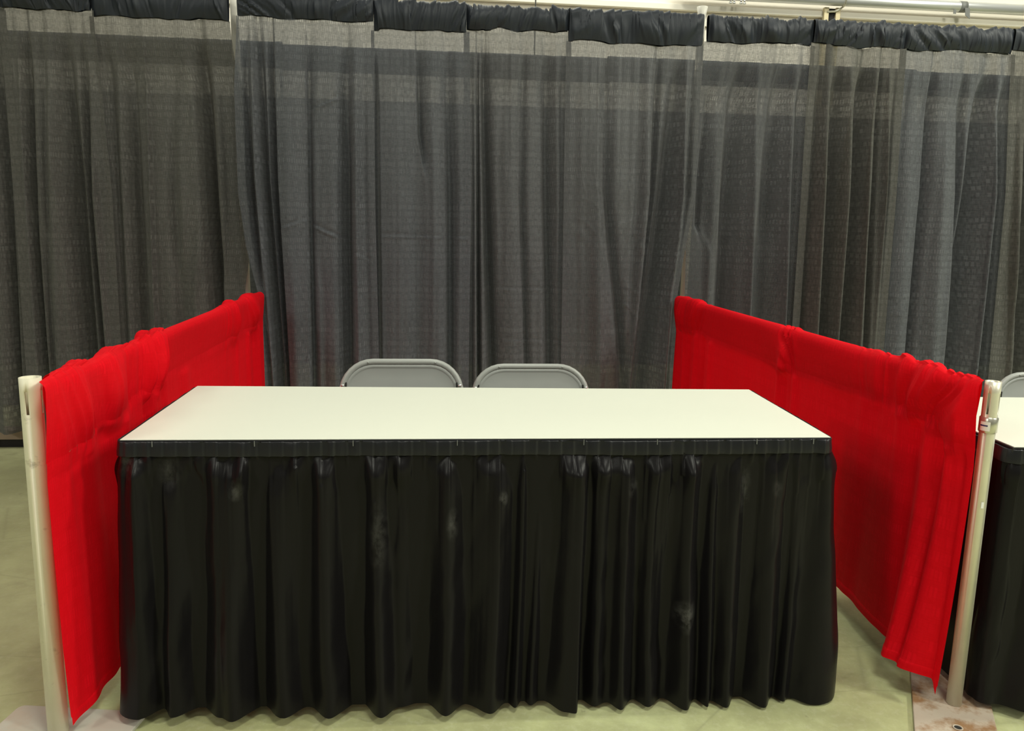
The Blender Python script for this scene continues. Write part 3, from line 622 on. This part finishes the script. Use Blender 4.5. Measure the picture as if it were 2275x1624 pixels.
def path_arc(P, r=.018, n=6):
    """open polyline with rounded corners, resampled densely; returns points, tangent-normals, arc length"""
    P = [np.array(p[:2], float) for p in P]; out = [P[0]]
    for a, b, c in zip(P, P[1:], P[2:]):
        u = (a-b)/np.linalg.norm(a-b); w = (c-b)/np.linalg.norm(c-b); p0 = b+u*r; p1 = b+w*r
        for k in np.linspace(0, 1, n): out.append((1-k)**2*p0+2*k*(1-k)*b+k*k*p1)
    out.append(P[-1]); out = np.array(out)
    L = np.concatenate([[0], np.cumsum(np.linalg.norm(np.diff(out, axis=0), axis=1))])
    return out, L
def resample(out, L, step, fine=None):
    if fine:
        a = np.concatenate([np.arange(0, fine[0], step*3), np.arange(fine[0], fine[1], step), np.arange(fine[1], L[-1], step*3), [L[-1]]])
    else: a = np.linspace(0, L[-1], int(L[-1]/step))
    x = np.interp(a, L, out[:, 0]); y = np.interp(a, L, out[:, 1])
    tx = np.gradient(x, a); ty = np.gradient(y, a); k = np.hypot(tx, ty); nx, ny = ty/k, -tx/k
    kk = 5; ker = np.ones(2*kk+1)/(2*kk+1)
    return a, x, y, nx, ny

def make_skirt(label, corners, front, scallops, seed, z=.75, flare=.03, hem=(.02, .02), side_out=0., clips=(), mt=None):
    """pleated skirt hung round a table; front = arc interval of the front side"""
    root = thing('table_skirt', label, 'table skirt')
    out, L = path_arc(corners, .02); a, x, y, nx, ny = resample(out, L, .0032, (front[0]-.12, front[1]+.12))
    n = len(a)
    pitch = .0318
    ph = (a/pitch) % 1.
    step = (ph-.5)*ss(a, front[0]-.005, front[0]+.01)*(1-ss(a, front[1]-.02, front[1]-.005))                              # overlapping pleat ramps along the band
    r0 = smooth_noise(a, 3, seed, 2)
    bw = .036
    # band
    rows = [(.004, -.0045), (.0050, .0005), (.0055, .0010), (.0062, -.002), (.0075, -bw*.35), (.0095, -bw*.7), (.0095, -bw)]
    P = np.zeros((len(rows), n, 3))
    for i, (o_, h) in enumerate(rows):
        k = ss(np.array(float(i)), 0., 4.)
        oo = o_ + step*.0045 + .0016*smooth_noise(a, 40, seed+3)*min(1, i/3)
        P[i, :, 0] = x+nx*oo; P[i, :, 1] = y+ny*oo; P[i, :, 2] = z-.004+h+.0016*step*(i < 4)+.0016*r0
    uv = np.zeros((len(rows), n, 2)); uv[..., 0] = a; uv[..., 1] = np.linspace(0, bw, len(rows))[:, None]
    link('header_band', grid_mesh('header_band', P, uv), M['band'], root)
    # pleats
    R = 120; v = (np.linspace(0, 1, R)**1.5)[:, None]
    zt = P[-1, :, 2]+.003
    hz = np.interp(a, front, hem)
    Z = zt[None, :]*(1-v) + hz[None, :]*v
    ca_ = np.array([0.]+[q[0] for q in scallops]+[a[-1]]); va_ = np.array([0.]+[q[1] for q in scallops]+[0.])
    drift0 = a[None, :] + .010*np.sin(2.2*v+a[None, :]*7)*v
    j = np.clip(np.searchsorted(ca_, drift0)-1, 0, len(ca_)-2); tt = np.clip((drift0-ca_[j])/np.maximum(ca_[j+1]-ca_[j], 1e-4), 0, 1)
    big = va_[j] + (va_[j+1]-va_[j])*tt*tt*(3-2*tt)
    nb = smooth_noise(a, 6.5, seed+5, 2)*.006
    fall = (zt[None, :]-Z)
    env = .5+.5*ss(fall, .0, .65)
    drift = a[None, :] + .012*np.sin(4*fall+a[None, :]*3)*fall
    pl = (((drift/pitch) % 1.)-.5)
    pl2 = np.abs(((drift/(pitch*2)) % 1.)-.5)*2-.5
    pleat = pl*.0115*np.exp(-fall/.10) + pl2*.007*np.exp(-fall/.30)*ss(fall, 0, .03) + .012*np.sign(pl2)*np.abs(pl2*2)**.6*.5*(.4+.6*np.clip(smooth_noise(a, 9, seed+41, 1), 0, 1.3))[None, :]*np.exp(-fall/.8)*ss(fall, .0, .05)
    pinch = -.004*np.exp(-fall/.012)
    tops = smooth_noise(a[None, :]+0*v, 22, seed+8, 2)*.011*np.exp(-((fall-.045)/.04)**2)
    tl = np.maximum(smooth_noise(a, 13, seed+31, 1), -.25)+.5*np.maximum(smooth_noise(a, 29, seed+32, 1), -.4)
    crest = (tl*ss(a, front[0]-.02, front[0]+.05)*(1-ss(a, front[1]-.05, front[1]+.02)))[None, :]*.015*ss(fall, .0, .055)*np.exp(-fall/.45)
    O = .0045 + crest + side_out*ss(a, front[1]-.03, front[1]+.01)[None, :]*(.08+.92*ss(fall, 0, .6)) + flare*ss(fall, 0, .7)*.9 + (big*1.35+nb[None, :]*.7)*env*ss(fall, 0, .06) + pleat + pinch + tops + .0025*smooth_noise(a[None, :]*1.+fall*.4, 18, seed+9)*env
    O = np.maximum(O, .0035)
    Q = np.zeros((R, n, 3)); Q[..., 0] = x+nx*O; Q[..., 1] = y+ny*O; Q[..., 2] = Z
    uv = np.zeros((R, n, 2)); uv[..., 0] = a; uv[..., 1] = Z
    link('pleated_cloth', grid_mesh('pleated_cloth', Q, uv), mt or M['skirt'], root)
    for q in clips:
        i = int(np.argmin(np.abs(a-q))); bm = bmesh.new()
        box(bm, -.0009, .0009, -.0012, .0012, -.012, .0015)
        o = bm_obj('clip', bm, M['tape'], root); o.location = (x[i]+nx[i]*.009, y[i]+ny[i]*.009, z-.004)
    return root
# arc length starts at the back left corner, so the front begins after the left side
dL = float(np.linalg.norm((tFL-tBL)[:2])); fL = float(np.linalg.norm((tFR-tFL)[:2])); k = 1-(2-2*0)*0
def arc(px): return dL-.012 + (px-262)/(1849-262)*fL
sk = []
for px, amp in ((262, .005), (290, .012), (338, -.016), (365, .014), (425, -.022), (472, .016), (500, .03), (552, -.018), (605, .02), (643, -.014), (700, .024), (757, -.026), (812, .03), (850, -.006), (908, -.022), (965, .028), (1015, -.012),
                (1072, .024), (1118, -.012), (1135, .006), (1155, -.016), (1172, .004), (1198, -.016), (1248, .020), (1273, .026), (1290, -.022), (1320, .006), (1350, -.008), (1375, .022), (1410, -.016), (1436, .010), (1475, -.024), (1520, .022), (1555, -.012), (1574, .012), (1590, -.008), (1618, .018), (1660, -.02), (1715, .024), (1757, -.016), (1775, .004), (1800, -.012), (1840, .014)):
    sk.append((arc(px), amp))
def pale_mark(px, py_, w, h, amt): return (arc(px), float(at(px, py_, 1, -2.46)[2]), w, h, amt)
M['skirt_scuffed_shine'] = satin('black_skirt_satin_scuff_shine', (.0078, .0071, .0080), .34, .15, (.05, .05, .047), .10, .22,
    [pale_mark(1522, 1362, .035, .05, .9), pale_mark(815, 1200, .03, .11, .38), pale_mark(978, 1168, .02, .05, .5), pale_mark(1090, 1112, .015, .025, .9), pale_mark(512, 1095, .022, .03, .6), pale_mark(370, 1060, .035, .05, .35), pale_mark(1650, 1090, .02, .08, .4), pale_mark(285, 1040, .03, .04, .5), pale_mark(1385, 1085, .02, .03, .4), pale_mark(1725, 1085, .018, .03, .4)])  # rubbed marks, one of them a crease highlight painted pale
make_skirt('black pleated satin skirt hung around the white table between the red drapes', [tBL, tFL, tFR, tBR], (dL, dL+fL), sk, 501, z=TZ, flare=.026, hem=(.034, .007), side_out=.031, mt=M['skirt_scuffed_shine'],
    clips=[arc(p_) for p_ in (338, 550, 760, 988, 1270, 1437, 1670, 1805)])

# neighbour's table, right of the silver post
n0 = np.array([1.372, -2.545]); exd = np.array([.9985, -.055]); eyd = np.array([.055, .9985])
nFL, nFR, nBR, nBL = n0, n0+exd*1.83, n0+exd*1.83+eyd*.62, n0+eyd*.62
make_table('neighbouring white topped table cut off at the right edge, beside the silver post', nFL, nFR, nBR, nBL, TZ)
make_skirt('black pleated skirt on the neighbouring table right of the silver post', [nBL, nFL, nFR, nBR], (.61, .61+1.83),
    [(.65+i*.085, .018*(1 if i % 2 else -1)) for i in range(21)], 601, z=TZ, flare=.02, hem=(.03, .03))

# ------------------------------------------------------------------ folding chairs
def arcpts(cx, cz, r, a0, a1, n=9): return [(cx+r*math.cos(a), cz+r*math.sin(a)) for a in np.linspace(a0, a1, n)]
HW, TOPZ, CR = .222, .775, .115
def lean(z): return (z-.44)*.20          # the back leans away from the sitter
def make_chair(label):
    t = thing('folding_chair', label, 'chair', 'grey folding chairs')
    pr = [(-HW, .0)]; pr = []
    top = [(-HW, .45)] + arcpts(-HW+CR, TOPZ-CR, CR, PI, PI/2) + arcpts(HW-CR, TOPZ-CR, CR, PI/2, 0) + [(HW, .45)]
    pts = [(-HW*.98, -.40, .012)] + [(x_, lean(z_)-.0, z_) for x_, z_ in top] + [(HW*.98, -.40, .012)]
    tube_obj('back_frame', pts, .0115, M['chair'], t, 14)
    # back panel: dished sheet with rounded upper corners and a rolled rim
    iw, iz, ic, zb = HW-.010, TOPZ-.010, CR-.010, .585
    prof = [(-iw, zb+.03), *arcpts(-iw+ic, iz-ic, ic, PI, PI/2, 10), *arcpts(iw-ic, iz-ic, ic, PI/2, 0, 10), (iw, zb+.03), *arcpts(iw-.03, zb+.03, .03, 0, -PI/2, 5), *arcpts(-iw+.03, zb+.03, .03, -PI/2, -PI, 5)]
    prof = prof[:-1] if np.hypot(prof[0][0]-prof[-1][0], prof[0][1]-prof[-1][1]) < 1e-5 else prof
    bm = bmesh.new(); rings = []
    cz_ = (iz+zb)/2
    for ins, dy in ((0., .004), (.0, -.005), (.003, -.0065), (.009, -.0065), (.011, -.0045), (.014, -.0035), (.05, -.002)):
        ring = []
        for (x_, z_) in prof:
            fx = 1-ins/iw; fz = 1-ins/((iz-zb)/2); x2 = x_*fx; z2 = cz_+(z_-cz_)*fz
            ring.append(bm.verts.new((x2, lean(z2)+dy+.012*(x2/iw)**2*0, z2)))
        rings.append(ring)
    nn = len(prof)
    for A, B in zip(rings, rings[1:]):
        for k_ in range(nn): bm.faces.new((A[k_], A[(k_+1) % nn], B[(k_+1) % nn], B[k_]))
    bm.faces.new(rings[-1]); bm.faces.new(rings[0][::-1])
    bmesh.ops.recalc_face_normals(bm, faces=bm.faces)
    o = bm_obj('backrest', bm, M['chair_in'], t, True)
    e = o.modifiers.new('edges', 'EDGE_SPLIT'); e.split_angle = math.radians(50)
    # seat
    bm = bmesh.new(); prism(bm, [(-.185, -.03), (-.195, -.38), (-.16, -.41), (.16, -.41), (.195, -.38), (.185, -.03)], .425, .445); bm_obj('seat', bm, M['chair_in'], t, bevel=.008, seg=3)
    # rear legs and stretchers
    for sx in (-1, 1):
        tube_obj('rear_leg', [(sx*.185, .16, .012), (sx*.192, -.20, .425)], .0105, M['chair'], t, 12)
        for p_ in ((sx*HW*.98, -.40, 0), (sx*.185, .16, 0)):
            tube_obj('foot_cap', [p_, (p_[0], p_[1], .02)], .0145, M['dark'], t, 12)
    tube_obj('stretcher', [(-.187, .075, .11), (.187, .075, .11)], .008, M['chair'], t, 10)
    tube_obj('stretcher', [(-HW, -.32, .10), (HW, -.32, .10)], .008, M['chair'], t, 10)
    for sx in (-1, 1):   # rivets on the top bar, pivot bolts on the sides
        tube_obj('rivet', [(sx*.125, lean(TOPZ)-.0105, TOPZ-.001), (sx*.125, lean(TOPZ)-.0135, TOPZ-.001)], .0035, M['chair'], t, 10)
        tube_obj('pivot_bolt', [(sx*(HW-.004), lean(.695)-.010, .690), (sx*(HW-.004), lean(.695)-.0155, .690)], .006, M['bolt'], t, 12)
        bm = bmesh.new(); zz = .690; box(bm, sx*(HW-.016)-.002, sx*(HW-.016)+.002, lean(zz)-.013, lean(zz)-.006, zz-.03, zz+.012); bm_obj('pivot_slot', bm, M['dark'], t)
    return t
def copy_chair(src, label):
    r = src.copy(); C.objects.link(r); r['label'] = label
    for ch in list(src.children):
        c = ch.copy(); C.objects.link(c); c.parent = r
    return r
def place(ch, pxl, pxr, pytop, yb):
    a = at(pxl, 855, 1, yb); b = at(pxr, 855, 1, yb); tz = at((pxl+pxr)/2, pytop, 1, yb)[2]
    w = (b[0]-a[0])/(2*(HW+.0115)); h = tz/(TOPZ+.0115)
    ch.location = ((a[0]+b[0])/2, yb-lean(TOPZ)*1., 0); ch.scale = (w, w, h)
ch1 = make_chair('grey metal folding chair behind the white table, the left of the two'); place(ch1, 754, 1030, 797, -1.44)
ch2 = copy_chair(ch1, 'grey metal folding chair behind the white table, the right of the two'); place(ch2, 1047, 1307, 808, -1.31)
ch3 = copy_chair(ch1, 'grey folding chair behind the neighbouring table, partly hidden by the silver post')
ch3.location = (2.262+.175, -1.45, 0); ch3.scale = (1.0, 1.0, .93); ch3.rotation_euler = (0, 0, math.radians(-4))

# ------------------------------------------------------------------ light: hall lamps high overhead, plus lamps added behind the drapes
def lamp(x, y, z, sx, sy, power, col=(.98, .985, .84)):
    l = bpy.data.lights.new('hall_or_fill_lamp', 'AREA'); l.shape = 'RECTANGLE'; l.size = sx; l.size_y = sy; l.energy = power; l.color = col
    o = bpy.data.objects.new('hall_or_fill_lamp', l); C.objects.link(o); o.location = (x, y, z); return o
for x, y, z, p in ((-6.4, -7.4, 5.3, 270), (0.2, -8.6, 5.6, 60), (6.8, -6.8, 5.3, 560), (-5.4, -2.6, 5.6, 70), (5.6, -2.6, 5.6, 240), (1.0, -4.8, 6.2, 165), (.1, 2.0, 6.0, 70)):  # last lamp added behind the drapes to light the white posts
    lamp(x, y, z, 1.3, .6, p)
for x in (-2.6, .2, 3., 5.8):                      # unseen lamps added to brighten the far wall, drapes left dim
    lamp(x, .7, 5.3, 1.3, .4, 60).rotation_euler = (math.radians(58), 0, 0)
w = bpy.data.worlds.new('hall'); sc.world = w; w.use_nodes = True       # dim hall: pale lit roof above, darker far ends
nt = w.node_tree; n = N(nt); bg = nt.nodes['Background']
g = n('ShaderNodeTexCoord').outputs['Generated']; zz = n('ShaderNodeSeparateXYZ', None, i0=g).outputs[2]
nt.links.new(n.ramp(zz, [(0., (.10, .098, .08)), (.12, (.12, .118, .10)), (.5, (.42, .41, .36)), (1., (.5, .49, .44))]), bg.inputs[0]); bg.inputs[1].default_value = .62

sc.view_settings.view_transform = 'Standard'; sc.view_settings.look = 'None'; sc.view_settings.gamma = 1; sc.view_settings.exposure = 0
sc.view_settings.use_curve_mapping = False
sc.cycles.transparent_max_bounces = 12; sc.cycles.max_bounces = 8
